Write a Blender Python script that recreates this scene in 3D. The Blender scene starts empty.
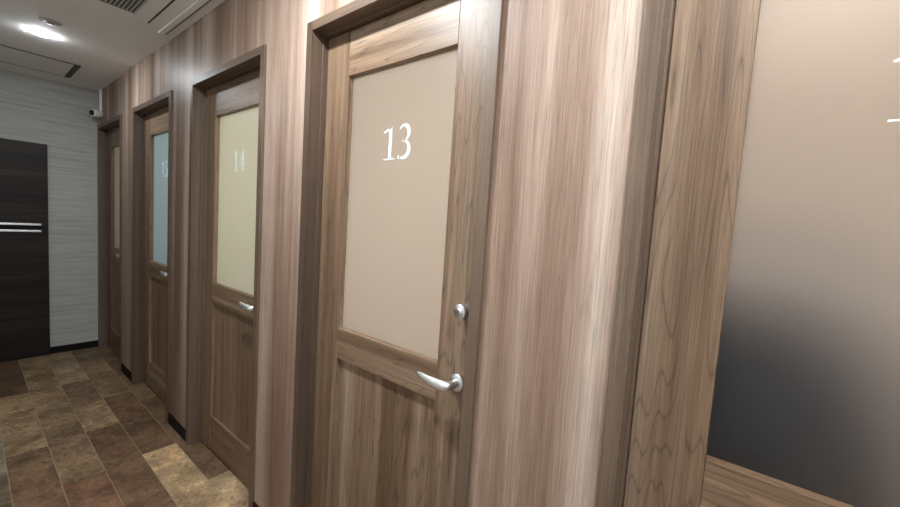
import bpy, bmesh, math, random
from mathutils import Vector, Matrix

random.seed(7)
scene = bpy.context.scene
COL = scene.collection

# ------------------------------------------------------------------ camera
F_PX, YAW, PITCH, ROLL = 382.66, 52.1235, -4.3134, 3.7608
CAM = Vector((-0.809, 0.0, 1.3948))


def camera_matrix():
    a, b, c = (math.radians(v) for v in (YAW, PITCH, ROLL))
    fw = Vector((math.sin(a) * math.cos(b), math.cos(a) * math.cos(b), math.sin(b)))
    r = fw.cross(Vector((0, 0, 1))).normalized()
    u = r.cross(fw)
    r2 = r * math.cos(c) + u * math.sin(c)
    u2 = -r * math.sin(c) + u * math.cos(c)
    m = Matrix.Identity(4)
    for i in range(3):
        m[i][0], m[i][1], m[i][2], m[i][3] = r2[i], u2[i], -fw[i], CAM[i]
    return m


cd = bpy.data.cameras.new("camera")
cd.sensor_fit = 'HORIZONTAL'
cd.sensor_width = 36.0
cd.lens = F_PX / 900 * 36
cd.clip_start = 0.02
cam = bpy.data.objects.new("camera", cd)
COL.objects.link(cam)
cam.matrix_world = camera_matrix()
scene.camera = cam

# ------------------------------------------------------------------ world, exposure, lamps
world = bpy.data.worlds.new("world")
scene.world = world
world.use_nodes = True
world.node_tree.nodes["Background"].inputs[0].default_value = (0.9, 0.95, 1, 1)
world.node_tree.nodes["Background"].inputs[1].default_value = 0.0

vs = scene.view_settings
vs.view_transform = 'Standard'
vs.look = 'None'
vs.gamma = 1.0
vs.use_curve_mapping = False
vs.exposure = 0.44

H = 2.40            # ceiling
HD = 2.0955         # outer top of the door casings
W = 0.838           # outer width of a door casing
DOORS = [(16, 4.85), (15, 3.6753), (14, 2.5129), (13, 1.3535), (12, 0.1979)]
YEND = 4.85
XL = -1.22          # left wall
YB = -2.6           # wall behind the viewer

# corridor downlights: (y, emission strength)
DOWNLIGHTS = [(3.53, 200.0), (1.10, 740.0), (-0.13, 580.0), (-1.36, 540.0)]
DOWN_X = -0.48
DOWN_COL = (0.90, 0.96, 1.0)
# booth lamps behind the frosted doors: door -> (power, colour)
BOOTH = {16: (4, (1.0, 0.88, 0.70)), 15: (8.5, (0.60, 0.84, 1.0)), 14: (11.3, (0.97, 0.98, 0.80)),
         13: (11.6, (1.0, 0.87, 0.775)), 12: (10.5, (1.0, 0.82, 0.71))}


def room_lamp(name, loc, size, power, color):
    l = bpy.data.lights.new(name, 'AREA')
    l.shape = 'DISK'
    l.size = size
    l.energy = power
    l.color = color
    o = bpy.data.objects.new(name, l)
    o.location = loc
    COL.objects.link(o)
    return o


for n, y in DOORS:
    pw, c = BOOTH[n]
    room_lamp("booth_light", (1.37, y - 0.50, H - 0.03), 1.0 if n == 12 else 0.22, pw, c)


# ------------------------------------------------------------------ materials
def new_mat(name):
    m = bpy.data.materials.new(name)
    m.use_nodes = True
    nt = m.node_tree
    for n in list(nt.nodes):
        nt.nodes.remove(n)
    out = nt.nodes.new("ShaderNodeOutputMaterial")
    return m, nt, out


def plain(name, color, rough=0.5, metal=0.0, spec=0.5, emit=None):
    m, nt, out = new_mat(name)
    b = nt.nodes.new("ShaderNodeBsdfPrincipled")
    b.inputs["Base Color"].default_value = (*color, 1)
    b.inputs["Roughness"].default_value = rough
    b.inputs["Metallic"].default_value = metal
    b.inputs["Specular IOR Level"].default_value = spec
    if emit:
        b.inputs["Emission Color"].default_value = (*emit[0], 1)
        b.inputs["Emission Strength"].default_value = emit[1]
    nt.links.new(b.outputs[0], out.inputs[0])
    return m


def N(nt, t, **kw):
    n = nt.nodes.new(t)
    for k, v in kw.items():
        if hasattr(n, k):
            setattr(n, k, v)
        else:
            n.inputs[k].default_value = v
    return n


def ramp(nt, fac, stops):
    r = nt.nodes.new("ShaderNodeValToRGB")
    e = r.color_ramp.elements
    while len(e) > 1:
        e.remove(e[-1])
    e[0].position, e[0].color = stops[0][0], (*stops[0][1], 1)
    for p, c in stops[1:]:
        x = e.new(p)
        x.color = (*c, 1)
    nt.links.new(fac, r.inputs[0])
    return r


def mixc(nt, a, b, fac, mode='MIX'):
    m = nt.nodes.new("ShaderNodeMix")
    m.data_type = 'RGBA'
    m.blend_type = mode
    for sock, v in ((m.inputs[0], fac), (m.inputs[6], a), (m.inputs[7], b)):
        if isinstance(v, (int, float)):
            sock.default_value = v
        elif isinstance(v, tuple):
            sock.default_value = (*v, 1)
        else:
            nt.links.new(v, sock)
    return m.outputs[2]


def wood(name, stops, axis='Z', band=7.0, fig=0.45, rough=0.42, spec=0.45, fine=0.35, line=0.5, seed=0.0, bump=0.08, rand=True, wav=0.5):
    """Printed wood laminate: broad bands, a wavy figure, fine grain and pores, all running along one axis."""
    m, nt, out = new_mat(name)
    L = nt.links.new
    tc = N(nt, "ShaderNodeTexCoord")
    co = tc.outputs["Object"]
    off = N(nt, "ShaderNodeVectorMath", operation='ADD')
    L(co, off.inputs[0])
    if rand:
        oi = N(nt, "ShaderNodeObjectInfo")
        mu = N(nt, "ShaderNodeMath", operation='MULTIPLY_ADD')
        L(oi.outputs["Random"], mu.inputs[0])
        mu.inputs[1].default_value = 31.0
        mu.inputs[2].default_value = seed
        L(mu.outputs[0], off.inputs[1])
    else:
        off.inputs[1].default_value = (seed, seed, seed)
    sep = N(nt, "ShaderNodeSeparateXYZ")
    L(off.outputs[0], sep.inputs[0])
    # along / across
    com = N(nt, "ShaderNodeCombineXYZ")
    if axis == 'Z':
        L(sep.outputs["Y"], com.inputs[0]); L(sep.outputs["X"], com.inputs[1]); L(sep.outputs["Z"], com.inputs[2])
    elif axis == 'Y':
        L(sep.outputs["Z"], com.inputs[0]); L(sep.outputs["X"], com.inputs[1]); L(sep.outputs["Y"], com.inputs[2])
    else:
        L(sep.outputs["Z"], com.inputs[0]); L(sep.outputs["Y"], com.inputs[1]); L(sep.outputs["X"], com.inputs[2])

    def noise(sx, sl, detail=3, rough_=0.55, dist=0.0):
        mp = N(nt, "ShaderNodeVectorMath", operation='MULTIPLY')
        L(com.outputs[0], mp.inputs[0])
        mp.inputs[1].default_value = (sx, sx, sl)
        n = N(nt, "ShaderNodeTexNoise")
        n.inputs["Scale"].default_value = 1.0
        n.inputs["Detail"].default_value = detail
        n.inputs["Roughness"].default_value = rough_
        n.inputs["Distortion"].default_value = dist
        L(mp.outputs[0], n.inputs["Vector"])
        return n.outputs["Fac"]

    broad = noise(band, 0.22, 2, 0.5)
    mid = noise(band * 3.8, 0.7, 4, 0.6, 0.35)
    grain = noise(260, 5.0, 3, 0.6)
    pores = noise(420, 14.0, 1, 0.5)
    # wavy growth lines: rings of a slowly warped field
    warp = noise(11.0, wav, 2, 0.45, 0.15)
    ring = N(nt, "ShaderNodeMath", operation='MULTIPLY')
    L(warp, ring.inputs[0]); ring.inputs[1].default_value = 40.0
    pp = N(nt, "ShaderNodeMath", operation='PINGPONG')
    L(ring.outputs[0], pp.inputs[0]); pp.inputs[1].default_value = 1.0
    pw = N(nt, "ShaderNodeMath", operation='POWER')
    L(pp.outputs[0], pw.inputs[0]); pw.inputs[1].default_value = 9.0
    # combine broad+mid
    a = N(nt, "ShaderNodeMath", operation='MULTIPLY_ADD')
    L(mid, a.inputs[0]); a.inputs[1].default_value = fig
    b = N(nt, "ShaderNodeMath", operation='MULTIPLY')
    L(broad, b.inputs[0]); b.inputs[1].default_value = 1.0 - fig
    L(b.outputs[0], a.inputs[2])
    r = ramp(nt, a.outputs[0], stops)
    g = N(nt, "ShaderNodeMapRange")
    L(grain, g.inputs[0])
    g.inputs[1].default_value, g.inputs[2].default_value = 0.3, 0.7
    g.inputs[3].default_value, g.inputs[4].default_value = 1.0 - fine, 1.0 + fine
    c1 = mixc(nt, r.outputs[0], g.outputs[0], 1.0, 'MULTIPLY')
    ln = N(nt, "ShaderNodeMapRange")
    L(pw.outputs[0], ln.inputs[0])
    ln.inputs[3].default_value, ln.inputs[4].default_value = 1.0, 1.0 - line
    c2 = mixc(nt, c1, ln.outputs[0], 1.0, 'MULTIPLY')
    po = N(nt, "ShaderNodeMapRange")
    L(pores, po.inputs[0])
    po.inputs[1].default_value, po.inputs[2].default_value = 0.62, 0.72
    po.inputs[3].default_value, po.inputs[4].default_value = 1.0, 0.78
    c3 = mixc(nt, c2, po.outputs[0], 1.0, 'MULTIPLY')
    bs = N(nt, "ShaderNodeBsdfPrincipled")
    L(c3, bs.inputs["Base Color"])
    bs.inputs["Roughness"].default_value = rough
    bs.inputs["Specular IOR Level"].default_value = spec
    bp = N(nt, "ShaderNodeBump")
    bp.inputs["Strength"].default_value = bump
    bp.inputs["Distance"].default_value = 0.002
    L(grain, bp.inputs["Height"])
    L(bp.outputs[0], bs.inputs["Normal"])
    L(bs.outputs[0], out.inputs[0])
    return m


WALL_STOPS = [(0.36, (0.165, 0.096, 0.066)), (0.46, (0.26, 0.174, 0.128)), (0.55, (0.36, 0.260, 0.203)), (0.67, (0.52, 0.425, 0.36))]
DOOR_STOPS = [(0.30, (0.080, 0.046, 0.026)), (0.44, (0.152, 0.093, 0.056)), (0.55, (0.222, 0.147, 0.094)), (0.68, (0.34, 0.256, 0.192))]
CASE_STOPS = [(0.30, (0.064, 0.040, 0.027)), (0.5, (0.108, 0.071, 0.049)), (0.7, (0.165, 0.117, 0.084))]
DARK_STOPS = [(0.30, (0.006, 0.004, 0.0035)), (0.5, (0.016, 0.011, 0.009)), (0.72, (0.042, 0.028, 0.022))]

M_wall = wood("wall_laminate", WALL_STOPS, 'Z', band=7.0, fig=0.30, rough=0.42, spec=0.35, fine=0.24, line=0.12, seed=12.9, rand=False)
M_stile = wood("door_wood_upright", DOOR_STOPS, 'Z', band=8.0, fig=0.5, fine=0.25, line=0.46, rough=0.45, spec=0.40, wav=0.85)
M_rail = wood("door_wood_level", DOOR_STOPS, 'Y', band=8.0, fig=0.5, fine=0.25, line=0.46, rough=0.45, spec=0.40, wav=0.85)
M_case = wood("casing_wood_upright", CASE_STOPS, 'Z', band=8.0, fig=0.4, fine=0.2, line=0.12)
M_caseh = wood("casing_wood_level", CASE_STOPS, 'Y', band=8.0, fig=0.4, fine=0.2, line=0.12)
M_dark = wood("espresso_planks", DARK_STOPS, 'X', band=9.0, fig=0.5, fine=0.5, line=0.4, rough=0.5, spec=0.3)
M_chrome = plain("satin_chrome", (0.86, 0.89, 0.91), 0.34, 1.0)
M_steel = plain("brushed_steel", (0.80, 0.82, 0.84), 0.36, 1.0)
M_keyway = plain("keyway_dark", (0.03, 0.03, 0.03), 0.5)
M_black = plain("black_rubber", (0.006, 0.005, 0.005), 0.7, spec=0.2)
M_white = plain("white_plastic", (0.90, 0.90, 0.88), 0.4)
M_cream = plain("panel_plastic", (0.50, 0.49, 0.47), 0.5)
M_slot = plain("slot_dark", (0.06, 0.06, 0.06), 0.6)
M_grey = plain("grille_grey", (0.46, 0.455, 0.45), 0.6)
M_lens = plain("camera_lens_black", (0.008, 0.008, 0.009), 0.15)
M_room = plain("booth_paint", (0.62, 0.57, 0.50), 0.8)
M_navy = plain("navy_blocker", (0.006, 0.034, 0.075), 0.8)  # only on the added blocker; gives the darkened pane its blue tone
M_left = plain("painted_wall", (0.66, 0.64, 0.61), 0.7)


def ceiling_mat():
    m, nt, out = new_mat("ceiling_plaster")
    L = nt.links.new
    tc = N(nt, "ShaderNodeTexCoord")
    n = N(nt, "ShaderNodeTexNoise")
    n.inputs["Scale"].default_value = 90
    n.inputs["Detail"].default_value = 3
    L(tc.outputs["Object"], n.inputs["Vector"])
    r = ramp(nt, n.outputs["Fac"], [(0.3, (0.84, 0.835, 0.81)), (0.7, (0.92, 0.915, 0.89))])
    b = N(nt, "ShaderNodeBsdfPrincipled")
    L(r.outputs[0], b.inputs["Base Color"])
    b.inputs["Roughness"].default_value = 0.8
    bp = N(nt, "ShaderNodeBump")
    bp.inputs["Strength"].default_value = 0.15
    bp.inputs["Distance"].default_value = 0.003
    L(n.outputs["Fac"], bp.inputs["Height"])
    L(bp.outputs[0], b.inputs["Normal"])
    L(b.outputs[0], out.inputs[0])
    return m


def wallpaper_mat():
    """Off-white wallpaper with an embossed pattern of uneven level strips."""
    m, nt, out = new_mat("strip_wallpaper")
    L = nt.links.new
    tc = N(nt, "ShaderNodeTexCoord")

    def noise(s, detail):
        mp = N(nt, "ShaderNodeVectorMath", operation='MULTIPLY')
        L(tc.outputs["Object"], mp.inputs[0])
        mp.inputs[1].default_value = s
        n = N(nt, "ShaderNodeTexNoise")
        n.inputs["Scale"].default_value = 1
        n.inputs["Detail"].default_value = detail
        L(mp.outputs[0], n.inputs["Vector"])
        return n.outputs["Fac"]
    a = noise((2.2, 1, 52), 4)
    b = noise((5, 1, 130), 2)
    s = N(nt, "ShaderNodeMath", operation='MULTIPLY_ADD')
    L(b, s.inputs[0]); s.inputs[1].default_value = 0.5; L(a, s.inputs[2])
    r = ramp(nt, s.outputs[0], [(0.55, (0.37, 0.37, 0.345)), (0.72, (0.435, 0.44, 0.415)), (0.9, (0.49, 0.50, 0.48))])
    bs = N(nt, "ShaderNodeBsdfPrincipled")
    L(r.outputs[0], bs.inputs["Base Color"])
    bs.inputs["Roughness"].default_value = 0.6
    bp = N(nt, "ShaderNodeBump")
    bp.inputs["Strength"].default_value = 0.22
    bp.inputs["Distance"].default_value = 0.004
    L(s.outputs[0], bp.inputs["Height"])
    L(bp.outputs[0], bs.inputs["Normal"])
    L(bs.outputs[0], out.inputs[0])
    return m


def tile_mat():
    """Stone-look floor plank; each plank's own tint is stored on the mesh."""
    m, nt, out = new_mat("stone_tile")
    L = nt.links.new
    tc = N(nt, "ShaderNodeTexCoord")
    at = N(nt, "ShaderNodeAttribute", attribute_name="tint")
    # each plank samples its own place in the stone
    vm = N(nt, "ShaderNodeVectorMath", operation='MULTIPLY_ADD')
    L(at.outputs["Color"], vm.inputs[0])
    vm.inputs[1].default_value = (90, 70, 50)
    L(tc.outputs["Object"], vm.inputs[2])

    def noise(scale, detail, rough=0.6, dist=0.0, vec=None):
        n = N(nt, "ShaderNodeTexNoise")
        n.inputs["Scale"].default_value = scale
        n.inputs["Detail"].default_value = detail
        n.inputs["Roughness"].default_value = rough
        n.inputs["Distortion"].default_value = dist
        L(vec or vm.outputs[0], n.inputs["Vector"])
        return n.outputs["Fac"]
    big = noise(5.0, 3, 0.6, 0.4)
    hue = noise(3.2, 2, 0.5)
    med = noise(30, 6, 0.75, 1.0)
    r1 = ramp(nt, big, [(0.34, (0.66, 0.64, 0.62)), (0.5, (1, 1, 1)), (0.66, (1.42, 1.40, 1.33))])
    c = mixc(nt, at.outputs["Color"], r1.outputs[0], 1.0, 'MULTIPLY')
    r2 = ramp(nt, hue, [(0.36, (1.06, 0.98, 0.93)), (0.5, (1, 1, 1)), (0.64, (1.0, 1.0, 0.94))])
    c = mixc(nt, c, r2.outputs[0], 1.0, 'MULTIPLY')
    r3 = ramp(nt, med, [(0.34, (0.38, 0.35, 0.33)), (0.46, (0.92, 0.91, 0.90)), (0.55, (1.06, 1.05, 1.03)), (0.66, (1.7, 1.66, 1.55))])
    c = mixc(nt, c, r3.outputs[0], 0.9, 'MULTIPLY')
    bs = N(nt, "ShaderNodeBsdfPrincipled")
    L(c, bs.inputs["Base Color"])
    bs.inputs["Roughness"].default_value = 0.5
    bs.inputs["Specular IOR Level"].default_value = 0.35
    bp = N(nt, "ShaderNodeBump")
    bp.inputs["Strength"].default_value = 0.35
    bp.inputs["Distance"].default_value = 0.003
    L(med, bp.inputs["Height"])
    L(bp.outputs[0], bs.inputs["Normal"])
    L(bs.outputs[0], out.inputs[0])
    return m


def frosted_mats():
    m, nt, out = new_mat("frosted_glass")
    L = nt.links.new
    tr = N(nt, "ShaderNodeBsdfTranslucent")
    tr.inputs[0].default_value = (0.92, 0.92, 0.90, 1)
    rf = N(nt, "ShaderNodeBsdfRefraction")
    rf.inputs["Color"].default_value = (0.95, 0.95, 0.94, 1)
    rf.inputs["Roughness"].default_value = 0.95
    rf.inputs["IOR"].default_value = 1.35
    mx = N(nt, "ShaderNodeMixShader")
    mx.inputs[0].default_value = 0.10
    L(tr.outputs[0], mx.inputs[1]); L(rf.outputs[0], mx.inputs[2])
    gl = N(nt, "ShaderNodeBsdfGlossy")
    gl.inputs["Roughness"].default_value = 0.35
    fr = N(nt, "ShaderNodeFresnel")
    fr.inputs[0].default_value = 1.32
    m2 = N(nt, "ShaderNodeMixShader")
    L(fr.outputs[0], m2.inputs[0]); L(mx.outputs[0], m2.inputs[1]); L(gl.outputs[0], m2.inputs[2])
    L(m2.outputs[0], out.inputs[0])
    c, nt, out = new_mat("clear_glass_back")
    t = N(nt, "ShaderNodeBsdfTransparent")
    t.inputs[0].default_value = (0.96, 0.97, 0.96, 1)
    nt.links.new(t.outputs[0], out.inputs[0])
    return m, c


def number_mat():
    m, nt, out = new_mat("number_film_white")
    d = N(nt, "ShaderNodeBsdfDiffuse")
    d.inputs[0].default_value = (0.36, 0.46, 0.50, 1)
    t = N(nt, "ShaderNodeBsdfTranslucent")
    t.inputs[0].default_value = (0.72, 0.84, 0.88, 1)
    ad = N(nt, "ShaderNodeAddShader")
    nt.links.new(d.outputs[0], ad.inputs[0]); nt.links.new(t.outputs[0], ad.inputs[1])
    nt.links.new(ad.outputs[0], out.inputs[0])
    return m


def emit_mat(name, col, strength):
    m, nt, out = new_mat(name)
    e = N(nt, "ShaderNodeEmission")
    e.inputs[0].default_value = (*col, 1)
    e.inputs[1].default_value = strength
    nt.links.new(e.outputs[0], out.inputs[0])
    return m


M_ceil = ceiling_mat()
M_paper = wallpaper_mat()
M_tile = tile_mat()
M_grout = plain("grout_tan", (0.34, 0.27, 0.19), 0.6)
M_frost, M_clear = frosted_mats()
M_num = number_mat()


# ------------------------------------------------------------------ mesh helpers
def link(name, bm, mats, parent=None, loc=(0, 0, 0), smooth=False):
    me = bpy.data.meshes.new(name)
    bmesh.ops.recalc_face_normals(bm, faces=bm.faces[:])
    bm.to_mesh(me)
    bm.free()
    for m in (mats if isinstance(mats, (list, tuple)) else [mats]):
        me.materials.append(m)
    if smooth:
        for p in me.polygons:
            p.use_smooth = True
    o = bpy.data.objects.new(name, me)
    o.location = loc
    COL.objects.link(o)
    if parent:
        o.parent = parent
    return o


def box(bm, x0, x1, y0, y1, z0, z1, mi=0):
    x0, x1 = sorted((x0, x1)); y0, y1 = sorted((y0, y1)); z0, z1 = sorted((z0, z1))
    v = [bm.verts.new((x, y, z)) for x in (x0, x1) for y in (y0, y1) for z in (z0, z1)]
    fs = []
    for f in ((0, 1, 3, 2), (4, 6, 7, 5), (0, 4, 5, 1), (2, 3, 7, 6), (0, 2, 6, 4), (1, 5, 7, 3)):
        q = bm.faces.new([v[i] for i in f])
        q.material_index = mi
        fs.append(q)
    return fs


def bev(o, w=0.0015, seg=2):
    m = o.modifiers.new("bevel", 'BEVEL')
    m.width = w
    m.segments = seg
    m.limit_method = 'ANGLE'
    m.angle_limit = math.radians(40)
    return o


def boxobj(name, mats, parent, *b, bevel=0.0015):
    bm = bmesh.new()
    box(bm, *b)
    o = link(name, bm, mats, parent)
    if bevel:
        bev(o, bevel)
    return o


def lathe(bm, prof, origin, axis, seg=32, mi=0, cap=True):
    """Revolve (r, t) pairs about an axis through origin."""
    ax = Vector(axis).normalized()
    s = Vector((0, 0, 1)) if abs(ax.z) < 0.9 else Vector((1, 0, 0))
    u = ax.cross(s).normalized()
    w = ax.cross(u)
    o = Vector(origin)
    rings = []
    for r, t in prof:
        if r < 1e-6:
            rings.append([bm.verts.new(o + ax * t)])
        else:
            rings.append([bm.verts.new(o + ax * t + (u * math.cos(2 * math.pi * k / seg) + w * math.sin(2 * math.pi * k / seg)) * r) for k in range(seg)])
    for a, b in zip(rings, rings[1:]):
        for k in range(seg):
            k2 = (k + 1) % seg
            if len(a) == 1 and len(b) == 1:
                continue
            if len(a) == 1:
                f = bm.faces.new((a[0], b[k], b[k2]))
            elif len(b) == 1:
                f = bm.faces.new((a[k], a[k2], b[0]))
            else:
                f = bm.faces.new((a[k], a[k2], b[k2], b[k]))
            f.material_index = mi
            f.smooth = True
    if cap:
        for ring in (rings[0], rings[-1]):
            if len(ring) > 1:
                bm.faces.new(ring).material_index = mi


def sweep(bm, pts, radii, seg=18):
    """Oval tube along pts; radii = list of (r_normal, r_up)."""
    pts = [Vector(p) for p in pts]
    rings = []
    for i, p in enumerate(pts):
        t = (pts[min(i + 1, len(pts) - 1)] - pts[max(i - 1, 0)]).normalized()
        up = Vector((0, 0, 1))
        side = t.cross(up).normalized()
        up = side.cross(t)
        a, b = radii[i]
        rings.append([bm.verts.new(p + side * (a * math.cos(2 * math.pi * k / seg)) + up * (b * math.sin(2 * math.pi * k / seg))) for k in range(seg)])
    for a, b in zip(rings, rings[1:]):
        for k in range(seg):
            f = bm.faces.new((a[k], a[(k + 1) % seg], b[(k + 1) % seg], b[k]))
            f.smooth = True
    bm.faces.new(rings[0])
    bm.faces.new(rings[-1])


def empty(name, loc=(0, 0, 0)):
    o = bpy.data.objects.new(name, None)
    o.empty_display_size = 0.05
    o.location = loc
    COL.objects.link(o)
    return o


def tag(o, label, cat, group=None, kind=None):
    o["label"] = label
    o["category"] = cat
    if group:
        o["group"] = group
    if kind:
        o["kind"] = kind
    return o


def copy_tree(o, parent=None):
    c = o.copy()
    COL.objects.link(c)
    if parent:
        c.parent = parent
    for ch in list(o.children):
        copy_tree(ch, c)
    return c


# ------------------------------------------------------------------ room shell
RX = 2.3      # back of the booths
TH = 0.12     # partition thickness

bm = bmesh.new()
edges = []
for n, y in DOORS:
    edges.append((y - 0.012, y - W + 0.012))
top = HD - 0.012
cur = YEND
for a, b in edges:
    if cur - a > 0.001:
        box(bm, 0, TH, a, cur, 0, top)
    cur = b
box(bm, 0, TH, YB, cur, 0, top)
box(bm, 0, TH, YB, YEND, top, H)
tag(link("wall_right", bm, M_wall), "long corridor wall clad in pinkish brown wood laminate around the doors", "wall", kind='structure')

bm = bmesh.new()
box(bm, XL - 0.1, RX, YEND, YEND + 0.1, 0, H)
tag(link("wall_end", bm, M_paper), "far end wall papered in off-white level strips", "wall", kind='structure')
bm = bmesh.new()
box(bm, XL - 0.1, XL, YB, YEND, 0, H)
tag(link("wall_left", bm, M_left), "plain pale wall on the viewer's side of the corridor", "wall", kind='structure')
bm = bmesh.new()
box(bm, XL - 0.1, RX, YB - 0.1, YB, 0, H)
tag(link("wall_behind", bm, M_left), "plain pale wall closing the corridor behind the viewer", "wall", kind='structure')
bm = bmesh.new()
box(bm, RX, RX + 0.1, YB - 0.1, YEND + 0.1, 0, H)
for n, y in DOORS:
    box(bm, TH, RX, y - 1.045, y - 0.985, 0, H)
tag(link("wall_booths", bm, M_room), "beige booth walls behind the frosted doors", "wall", kind='structure')
bm = bmesh.new()
box(bm, XL - 0.1, RX + 0.1, YB - 0.1, YEND + 0.1, H, H + 0.1)
tag(link("ceiling", bm, M_ceil), "pale grey plaster ceiling over the corridor", "ceiling", kind='structure')

# floor: stone-look planks, 0.16 wide, running along the corridor
TINT = {
    'R': [((5.0, 3.98), (0.164, 0.108, 0.065)), ((3.98, 3.03), (0.146, 0.093, 0.055)), ((3.03, 2.08), (0.151, 0.093, 0.056)), ((2.08, 1.13), (0.386, 0.276, 0.171))],
    'A': [((5.0, 4.455), (0.155, 0.112, 0.068)), ((4.455, 3.505), (0.217, 0.146, 0.083)), ((3.505, 2.555), (0.133, 0.080, 0.047)), ((2.555, 1.605), (0.413, 0.288, 0.169))],
    'B': [((5.0, 3.97), (0.278, 0.205, 0.128)), ((3.97, 3.50), (0.182, 0.115, 0.069)), ((3.50, 3.04), (0.281, 0.189, 0.108)), ((3.04, 2.09), (0.141, 0.084, 0.049)), ((2.09, 1.14), (0.179, 0.113, 0.068))],
    'C': [((5.0, 4.47), (0.228, 0.160, 0.095)), ((4.47, 3.52), (0.281, 0.198, 0.118)), ((3.52, 2.52), (0.207, 0.137, 0.080)), ((2.52, 1.57), (0.162, 0.094, 0.058))],
    'D': [((5.0, 3.95), (0.120, 0.074, 0.044)), ((3.95, 3.0), (0.295, 0.202, 0.120)), ((3.0, 2.05), (0.179, 0.112, 0.067))],
}
bm = bmesh.new()
tint = bm.loops.layers.float_color.new("tint")
EDGE_X = {'R': (-0.046, 0.115), 'A': (-0.207, -0.046), 'B': (-0.367, -0.207), 'C': (-0.527, -0.367), 'D': (-0.687, -0.527)}
cols = list(TINT.items())
for k in range(4):
    nm = "E%d" % k
    x1 = -0.687 - 0.16 * k
    EDGE_X[nm] = (x1 - 0.16, x1)
    y0 = 5.0 - random.random() * 0.9
    lst = [((5.0, y0), (0.15, 0.11, 0.075))]
    while y0 > 2.2:
        lst.append(((y0, y0 - 0.95), random.choice([(0.12, 0.078, 0.054), (0.24, 0.2, 0.145), (0.17, 0.125, 0.085)])))
        y0 -= 0.95
    cols.append((nm, lst))
for nm, lst in cols:
    xa, xb = EDGE_X[nm]
    lst = list(lst)
    y = lst[-1][0][1]
    while y > YB:
        lst.append(((y, y - 0.95), random.choice([(0.12, 0.078, 0.054), (0.24, 0.2, 0.145), (0.17, 0.125, 0.085), (0.33, 0.29, 0.21)])))
        y -= 0.95
    for i, ((ya, yb), c) in enumerate(lst):
        ya = min(ya, YEND); yb = max(yb, YB)
        if ya - yb < 0.01 or xb <= XL:
            continue
        gx, gy = 0.0014, 0.0005
        fs = box(bm, max(xa, XL) + gx, min(xb, TH) - gx, yb + gy, ya - gy, -0.02, 0.0)
        for f in fs:
            for lp in f.loops:
                lp[tint] = (*c, 1)
n_tile = len(bm.faces)
for f in box(bm, XL - 0.1, RX + 0.1, YB - 0.1, YEND + 0.1, -0.12, -0.0012, 1):
    for lp in f.loops:
        lp[tint] = (0.2, 0.15, 0.1, 1)
tag(link("floor", bm, [M_tile, M_grout]), "stone-look floor planks in mixed browns and cream", "floor", kind='structure')

# baseboards
bm = bmesh.new()
spans = []
cur = None
ys = [(y, y - W) for n, y in DOORS]
for (a0, a1), (b0, b1) in zip(ys, ys[1:]):
    box(bm, -0.006, 0.0, b0, a1, 0, 0.068)
box(bm, -0.006, 0.0, YB, ys[-1][1], 0, 0.068)
tag(link("baseboard_right", bm, M_black), "low black skirting between the door casings", "baseboard", kind='structure')
bm = bmesh.new()
box(bm, -0.336, 0.0, YEND - 0.008, YEND, 0, 0.062)
tag(link("baseboard_end", bm, M_black), "low black skirting under the off-white papered wall", "baseboard", kind='structure')

# ------------------------------------------------------------------ door trims (casing and jambs)
CW, PR, XST, XLEAF, XGL = 0.0335, 0.011, 0.034, 0.055, 0.078
WHERE = {16: "at the far end of the corridor beside the papered wall", 15: "around the door numbered 15", 14: "around the door numbered 14",
         13: "around the door numbered 13", 12: "around the nearest door at the right of the photo"}


def build_trim(idx, num, y):
    t = empty("trim_%d" % idx, (0, y, 0))
    tag(t, "brown wood door casing " + WHERE[num], "door frame", "brown door casings", 'structure')
    for side in (0, 1):
        bm = bmesh.new()
        e = 0.0 if side == 0 else -W
        s = -1 if side == 0 else 1
        box(bm, -PR, 0.0, e, e + s * CW, 0, HD)                         # face
        box(bm, 0.0, XST, e + s * 0.012, e + s * CW, 0, HD - CW)        # reveal
        box(bm, XST, TH + 0.01, e + s * 0.012, e + s * (CW + 0.005), 0, HD - CW - 0.005)
        bev(link("side_casing", bm, M_case, t), 0.001)
    bm = bmesh.new()
    box(bm, -PR, 0.0, -CW, -W + CW, HD - CW, HD)
    box(bm, 0.0, XST, -0.012, -W + 0.012, HD - CW, HD - 0.012)
    box(bm, XST, TH + 0.01, -0.012, -W + 0.012, HD - CW - 0.005, HD - 0.012)
    bev(link("head_casing", bm, M_caseh, t), 0.001)
    return t


for i, (num, y) in enumerate(DOORS):
    build_trim(i + 1, num, y)

# ------------------------------------------------------------------ doors
GL0, GL1, ZT, ZB = -0.1715, -0.6605, 1.898, 0.982
L0, L1 = -0.0395, -W + 0.0395
ZTOP = HD - CW - 0.008
XB = XLEAF + 0.038


def stroke(bm, pts, x=0.0, t=0.0003):
    """Cut film ribbon through (y, z, half_width) points, stuck t in front of the pane."""
    n = len(pts)
    A, B = [], []
    for i in range(n):
        a = pts[max(i - 1, 0)]; b = pts[min(i + 1, n - 1)]
        d = Vector((b[0] - a[0], b[1] - a[1])).normalized()
        nx, nz = -d.y, d.x
        y, z, w = pts[i]
        A.append((y + nx * w, z + nz * w)); B.append((y - nx * w, z - nz * w))
    for i in range(n - 1):
        quad = [A[i], A[i + 1], B[i + 1], B[i]]
        f = [bm.verts.new((x - t, q[0], q[1])) for q in quad]
        bm.faces.new(f)


def arc(cx, cz, rx, rz, a0, a1, wfun, n=22):
    out = []
    for i in range(n + 1):
        s = i / n
        a = math.radians(a0 + (a1 - a0) * s)
        out.append((cx + rx * math.cos(a), cz + rz * math.sin(a), wfun(s)))
    return out


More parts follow.
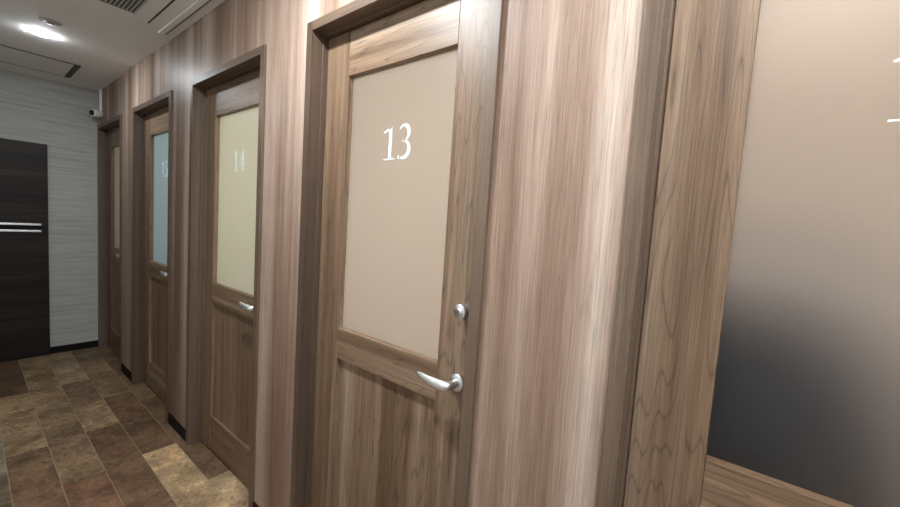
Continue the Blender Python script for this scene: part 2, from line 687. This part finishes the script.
def glyph(ch):
    """Old-style serif numeral strokes in a box about 0.55 wide, 1 high; (u right, v up, half width)."""
    sw = lambda s, lo, hi: lo + (hi - lo) * math.sin(math.pi * s) ** 1.3
    if ch == '1':
        return [[(0.30, 0.03, 0.058), (0.30, 0.985, 0.058)],
                [(0.02, 0.825, 0.018), (0.18, 0.885, 0.030), (0.33, 0.975, 0.028)],
                [(0.04, 0.014, 0.014), (0.18, 0.016, 0.016), (0.30, 0.022, 0.026), (0.40, 0.016, 0.016), (0.50, 0.014, 0.014)]]
    if ch == '2':
        return [arc(0.27, 0.74, 0.21, 0.24, 160, -10, lambda s: 0.018 + 0.042 * s),
                [(0.475, 0.70, 0.06), (0.42, 0.52, 0.05), (0.26, 0.28, 0.035), (0.07, 0.05, 0.03)],
                [(0.05, 0.045, 0.045), (0.48, 0.045, 0.045), (0.55, 0.11, 0.016), (0.56, 0.20, 0.012)]]
    if ch == '3':
        return [arc(0.26, 0.755, 0.19, 0.22, 155, -62, lambda s: sw(s ** 1.5, 0.018, 0.062)),
                [(0.355, 0.56, 0.024), (0.22, 0.515, 0.018)],
                arc(0.23, 0.285, 0.25, 0.255, 80, -118, lambda s: sw(s, 0.022, 0.066)),
                [(0.055, 0.085, 0.034), (0.085, 0.065, 0.046), (0.15, 0.04, 0.026)]]
    if ch == '4':
        return [[(0.40, 0.02, 0.056), (0.40, 0.99, 0.056)],
                [(0.385, 0.98, 0.018), (0.03, 0.315, 0.018)],
                [(0.01, 0.285, 0.033), (0.57, 0.285, 0.033)],
                [(0.22, 0.013, 0.014), (0.58, 0.013, 0.014)]]
    if ch == '5':
        return [[(0.15, 0.93, 0.05), (0.42, 0.93, 0.05), (0.50, 0.99, 0.016)],
                [(0.155, 0.95, 0.02), (0.10, 0.56, 0.02)],
                [(0.10, 0.56, 0.02), (0.20, 0.60, 0.024)],
                arc(0.20, 0.305, 0.28, 0.285, 88, -115, lambda s: sw(s, 0.03, 0.068)),
                [(0.02, 0.075, 0.034), (0.06, 0.05, 0.044), (0.12, 0.03, 0.026)]]
    return []


def digit_bm(ch, y0, z0, h):
    bm = bmesh.new()
    for st in glyph(ch):
        # the numerals are set a little narrow; screen right is -y
        stroke(bm, [(y0 - u * h * 1.06, z0 + v * h, w * h * 1.02) for u, v, w in st])
    return bm


def build_door():
    d = empty("door_1", (0, 0, 0))
    # stiles
    boxobj("stile", M_stile, d, XLEAF, XB, L0, GL0, 0.012, ZTOP, bevel=0.002)
    boxobj("stile", M_stile, d, XLEAF, XB, GL1, L1, 0.012, ZTOP, bevel=0.002)
    boxobj("top_rail", M_rail, d, XLEAF + 0.001, XB, GL0, GL1, ZT, ZTOP, bevel=0.002)
    boxobj("lock_rail", M_rail, d, XLEAF + 0.001, XB, GL0, GL1, 0.866, ZB, bevel=0.002)
    boxobj("bottom_rail", M_rail, d, XLEAF + 0.001, XB, GL0, GL1, 0.012, 0.208, bevel=0.002)
    boxobj("lower_panel", M_stile, d, XLEAF + 0.015, XB - 0.005, GL0 + 0.004, GL1 - 0.004, 0.204, 0.870, bevel=0)
    # glass pane: frosted face towards the corridor
    bm = bmesh.new()
    fs = box(bm, XGL, XGL + 0.005, GL0, GL1, ZB, ZT)
    for f in fs:
        c = f.calc_center_median()
        f.material_index = 0 if abs(c.x - XGL) < 1e-6 else 1
    pane = link("frosted_pane", bm, [M_frost, M_clear], d)
    pane["label"] = "frosted glass pane"
    # lever handle
    YR, ZR = -0.739, 0.949
    bm = bmesh.new()
    lathe(bm, [(0.0255, 0.0), (0.0255, 0.006), (0.0225, 0.009), (0.013, 0.010)], (XLEAF, YR, ZR), (-1, 0, 0), 40)
    rose = link("handle_rose", bm, M_steel, d)
    rose["label"] = "round satin metal rose of the handle"
    bm = bmesh.new()
    path, rad = [], []
    reach, rc = 0.050, 0.016
    for i in range(6):                                   # neck
        path.append((XLEAF - 0.004 - (reach - rc - 0.004) * i / 5, YR, ZR)); rad.append((0.0128, 0.0128))
    for i in range(1, 8):                                # bend
        a = math.pi / 2 * i / 7
        path.append((XLEAF - (reach - rc) - rc * math.sin(a), YR + rc * (1 - math.cos(a)), ZR)); rad.append((0.0126, 0.0128 + 0.0003 * i))
    for i in range(1, 17):                               # blade
        s = i / 16
        path.append((XLEAF - reach - 0.003 * math.sin(s * math.pi), YR + rc + 0.098 * s, ZR + 0.010 * s * s))
        e = math.sqrt(max(0.0, 1 - s ** 4))
        rad.append((0.0012 + 0.0112 * e * (1 - 0.42 * s), 0.0012 + 0.0145 * e * (1 - 0.30 * s)))
    sweep(bm, path, rad)
    lever = link("handle_lever", bm, M_chrome, d)
    lever["label"] = "curved satin chrome lever handle"
    # lock cylinder
    bm = bmesh.new()
    lathe(bm, [(0.0175, 0.0), (0.0175, 0.022), (0.0205, 0.024), (0.0205, 0.032), (0.0185, 0.0345), (0.0, 0.0345)],
          (XLEAF, -0.752, 1.160), (-1, 0, 0), 36, cap=False)
    lock = link("lock_cylinder", bm, M_steel, d)
    lock["label"] = "round metal lock cylinder"
    bm = bmesh.new()
    lathe(bm, [(0.0105, 0.0), (0.0105, 0.0012), (0.0, 0.0012)], (XLEAF - 0.0345, -0.752, 1.160), (-1, 0, 0), 24, cap=False)
    link("lock_core", bm, M_chrome, lock)
    boxobj("keyway", M_keyway, lock, XLEAF - 0.0362, XLEAF - 0.0355, -0.7532, -0.7508, 1.1555, 1.1645, bevel=0)
    return d


LABELS = {
    16: "farthest brown door with a narrow glimpse of amber frosted glass, beside the papered end wall",
    15: "brown door with pale blue frosted glass numbered 15, second from the far end",
    14: "brown door with pale yellow frosted glass numbered 14 in the middle of the corridor",
    13: "brown door with beige frosted glass numbered 13, its lever handle and lock fully in view",
    12: "nearest brown door, cut off at the right, its frosted glass darkening towards the bottom",
}
proto = build_door()
doors = []
for i, (num, y) in enumerate(DOORS):
    d = proto if i == 0 else copy_tree(proto)
    d.name = "door_%d" % (i + 1)
    d.location = (0, y, 0)
    tag(d, LABELS[num], "door", "numbered brown booth doors", 'structure')
    doors.append(d)
    if num != 16:
        pane = [c for c in d.children if c.name.startswith("frosted_pane")][0]
        for k, ch in enumerate(str(num)):
            o = link("number_digit", digit_bm(ch, (-0.3415 if num == 12 else -0.347) - k * 0.0675, 1.597, 0.110), M_num, pane, (XGL - 0.0004, 0, 0))
            o["label"] = "white numeral " + ch

# ------------------------------------------------------------------ dark panel on the end wall
p = empty("wall_panel", (-0.78, YEND - 0.03, 0))
tag(p, "dark espresso wood panel with two metal strips on the far end wall", "wall panel")
bm = bmesh.new()
xa, xb = XL + 0.02 + 0.78, -0.336 + 0.78
box(bm, xa, xb, 0.004, 0.03, 0, 1.853)
zz = 0.0
hs = [0.21, 0.17, 0.24, 0.19, 0.22]
i = 0
while zz < 1.853 - 1e-4:                                   # level boards
    z1 = min(1.853, zz + hs[i % 5])
    if 1.853 - z1 < 0.06:
        z1 = 1.853
    box(bm, xa, xb, 0.0, 0.008, zz + 0.0012, z1 - 0.0012)
    zz = z1; i += 1
body = link("panel_boards", bm, M_dark, p)
bev(body, 0.001)
for z in (1.163, 1.107):
    s = boxobj("metal_strip", M_steel, p, xa, -0.379 + 0.78, -0.012, 0.002, z - 0.0085, z + 0.0085, bevel=0.002)
    s["label"] = "thin bright metal strip"
boxobj("strip_recess", M_black, p, xa, -0.379 + 0.78, -0.0015, 0.003, 1.117, 1.153, bevel=0)

# ------------------------------------------------------------------ security camera with conduit
c = empty("security_camera", (-0.012, 4.72, 2.20))
tag(c, "small white bullet security camera on a thin conduit above the farthest door", "security camera")
bm = bmesh.new()
lathe(bm, [(0.0, -0.052), (0.018, -0.050), (0.028, -0.042), (0.032, -0.026), (0.033, 0.030), (0.031, 0.036), (0.025, 0.038)],
      (-0.030, -0.02, -0.022), (-0.86, -0.50, -0.10), 32)
link("camera_body", bm, M_white, c)
bm = bmesh.new()
lathe(bm, [(0.0255, 0.0375), (0.0255, 0.0395), (0.012, 0.042), (0.0, 0.0425)], (-0.030, -0.02, -0.022), (-0.86, -0.50, -0.10), 32)
link("lens_face", bm, M_lens, c)
bm = bmesh.new()
lathe(bm, [(0.022, 0.0), (0.022, 0.008), (0.010, 0.011), (0.010, 0.030)], (0.012, 0.0, -0.01), (-1, -0.3, -0.25), 24)
link("mount", bm, M_white, c)
bm = bmesh.new()
box(bm, -0.006, 0.012, -0.008, 0.008, 0.0, 0.199)
bev(link("conduit", bm, M_white, c), 0.003)

# ------------------------------------------------------------------ ceiling fixtures
def downlight(y, strength):
    e = empty("downlight", (DOWN_X, y, H))
    bm = bmesh.new()
    lathe(bm, [(0.0535, -0.001), (0.0535, 0.0015), (0.064, 0.0015), (0.066, 0.0008), (0.066, -0.001)], (0, 0, 0), (0, 0, -1), 40, cap=False)
    link("trim_ring", bm, M_white, e)
    bm = bmesh.new()
    lathe(bm, [(0.0535, 0.0), (0.0535, 0.002), (0.048, 0.0065), (0.036, 0.0105), (0.018, 0.0125), (0.0, 0.013)], (0, 0, 0), (0, 0, -1), 40, cap=False)
    link("diffuser", bm, emit_mat("downlight_glow", DOWN_COL, strength), e)
    return e


for (y, s), lab in zip(DOWNLIGHTS, ("round glowing downlight in the ceiling near the far end", "round downlight overhead in front of door 13", "round downlight overhead beside the nearest door", "round downlight behind the viewer")):
    tag(downlight(y, s), lab, "ceiling light", "corridor downlights")

e = empty("ceiling_sprinkler", (-0.47, 3.262, H))
tag(e, "small round sprinkler plate in the ceiling beside the downlight", "sprinkler")
bm = bmesh.new()
lathe(bm, [(0.048, -0.001), (0.048, 0.003), (0.042, 0.004), (0.040, 0.0025), (0.032, 0.0025), (0.030, 0.004), (0.016, 0.0055), (0.0, 0.0055)], (0, 0, 0), (0, 0, -1), 36, cap=False)
link("cover_plate", bm, M_grey, e)
bm = bmesh.new()
lathe(bm, [(0.012, 0.006), (0.011, 0.011), (0.017, 0.0125), (0.017, 0.014), (0.0, 0.015)], (0, 0, 0), (0, 0, -1), 20, cap=False)
for a in range(3):
    an = a * 2.094
    box(bm, 0.026 * math.cos(an) - 0.003, 0.026 * math.cos(an) + 0.003, 0.026 * math.sin(an) - 0.003, 0.026 * math.sin(an) + 0.003, -0.009, -0.005)
link("sprinkler_head", bm, M_grey, e)

# access hatch / vent panel near the end wall
e = empty("ceiling_hatch", (-0.62, 4.31, H))
tag(e, "flush rectangular ceiling panel with a dark slot vent near the end wall", "ceiling panel")
x0, x1, y0, y1 = -0.40, 0.392, -0.24, 0.24
bm = bmesh.new()
t = 0.009
for b in ((x0, x1, y0, y0 + t), (x0, x1, y1 - t, y1), (x0, x0 + t, y0, y1), (x1 - t, x1, y0, y1)):
    box(bm, *b, -0.0058, 0.001)
link("shadow_gap", bm, M_slot, e)
bm = bmesh.new()
box(bm, x0 + t, x1 - 0.036, y0 + t, y1 - t, -0.005, 0.001)
link("cover_board", bm, M_ceil, e)
bm = bmesh.new()
box(bm, x1 - 0.036, x1 - 0.005, y0 + 0.004, y1 - 0.004, -0.0055, 0.001)
link("slot_vent", bm, M_slot, e)

# two-way cassette air conditioner
e = empty("air_conditioner", (-0.47, 2.25, H))
tag(e, "pale ceiling air conditioner panel with a dark slatted grille, top of the photo", "air conditioner")
bm = bmesh.new()
box(bm, -0.425, 0.425, -0.58, 0.565, -0.008, 0.001)
bev(link("face_panel", bm, M_ceil, e), 0.002)
bm = bmesh.new()
box(bm, -0.245, 0.246, -0.40, 0.405, -0.0095, -0.007)
gr = link("intake_grille", bm, M_slot, e)
bm = bmesh.new()
k = 0
x = -0.24
while x < 0.243:
    box(bm, x, x + 0.007, -0.40, 0.405, -0.014, -0.008)
    x += 0.0165
link("grille_slats", bm, M_grey, gr)
for s in (-1, 1):
    bm = bmesh.new()
    box(bm, s * 0.316, s * 0.324, -0.48, 0.475, -0.0095, -0.007)
    link("air_slot", bm, M_slot, e)
    bm = bmesh.new()
    box(bm, s * 0.385, s * 0.416, -0.56, 0.55, -0.014, -0.007)
    bev(link("air_flap", bm, M_white, e), 0.003)
    bm = bmesh.new()
    box(bm, s * 0.4165, s * 0.4235, -0.56, 0.545, -0.0095, -0.007)
    link("flap_gap", bm, M_slot, e)

# ------------------------------------------------------------------ added recliner-shaped light blocker that darkens the nearest frosted pane
r = empty("added_pane_blocker", (0.45, -0.02, 0))
tag(r, "added navy recliner shape blocking light behind the frosted pane of the nearest door", "added light blocker")


def pad(name, *b, w=0.05):
    bm = bmesh.new()
    box(bm, *b)
    o = link(name, bm, M_navy, r)
    bev(o, w, 5)
    for pl in o.data.polygons:
        pl.use_smooth = True
    return o


bm = bmesh.new()
prev = None
for x, k in ((-0.205, 0.90), (-0.19, 0.97), (-0.16, 1.0), (-0.10, 1.0), (-0.065, 0.96), (-0.05, 0.88)):   # rounded high back, shaped to soften the darkening on the pane
    ring = []
    for i in range(48):
        a = 2 * math.pi * i / 48
        cy, cz = math.cos(a), math.sin(a)
        ring.append(bm.verts.new((x, 0.28 * k * math.copysign(abs(cy) ** 0.65, cy), 0.86 + 0.61 * k * math.copysign(abs(cz) ** 0.65, cz))))
    if prev:
        for i in range(48):
            bm.faces.new((prev[i], prev[(i + 1) % 48], ring[(i + 1) % 48], ring[i]))
    else:
        bm.faces.new(ring)
    prev = ring
bm.faces.new(prev)
link("blocker_back", bm, M_navy, r, smooth=True)
pad("blocker_seat", -0.12, 0.50, -0.215, 0.215, 0.26, 0.44)
pad("blocker_arm", -0.14, 0.46, -0.29, -0.22, 0.22, 0.62, w=0.035)
pad("blocker_arm", -0.14, 0.46, 0.22, 0.29, 0.22, 0.62, w=0.035)
for sx in (-0.15, 0.42):
    for sy in (-0.19, 0.19):
        bm = bmesh.new()
        lathe(bm, [(0.016, 0.0), (0.024, 0.31)], (sx, sy, 0), (0, 0, 1), 16)
        link("blocker_leg", bm, M_black, r)
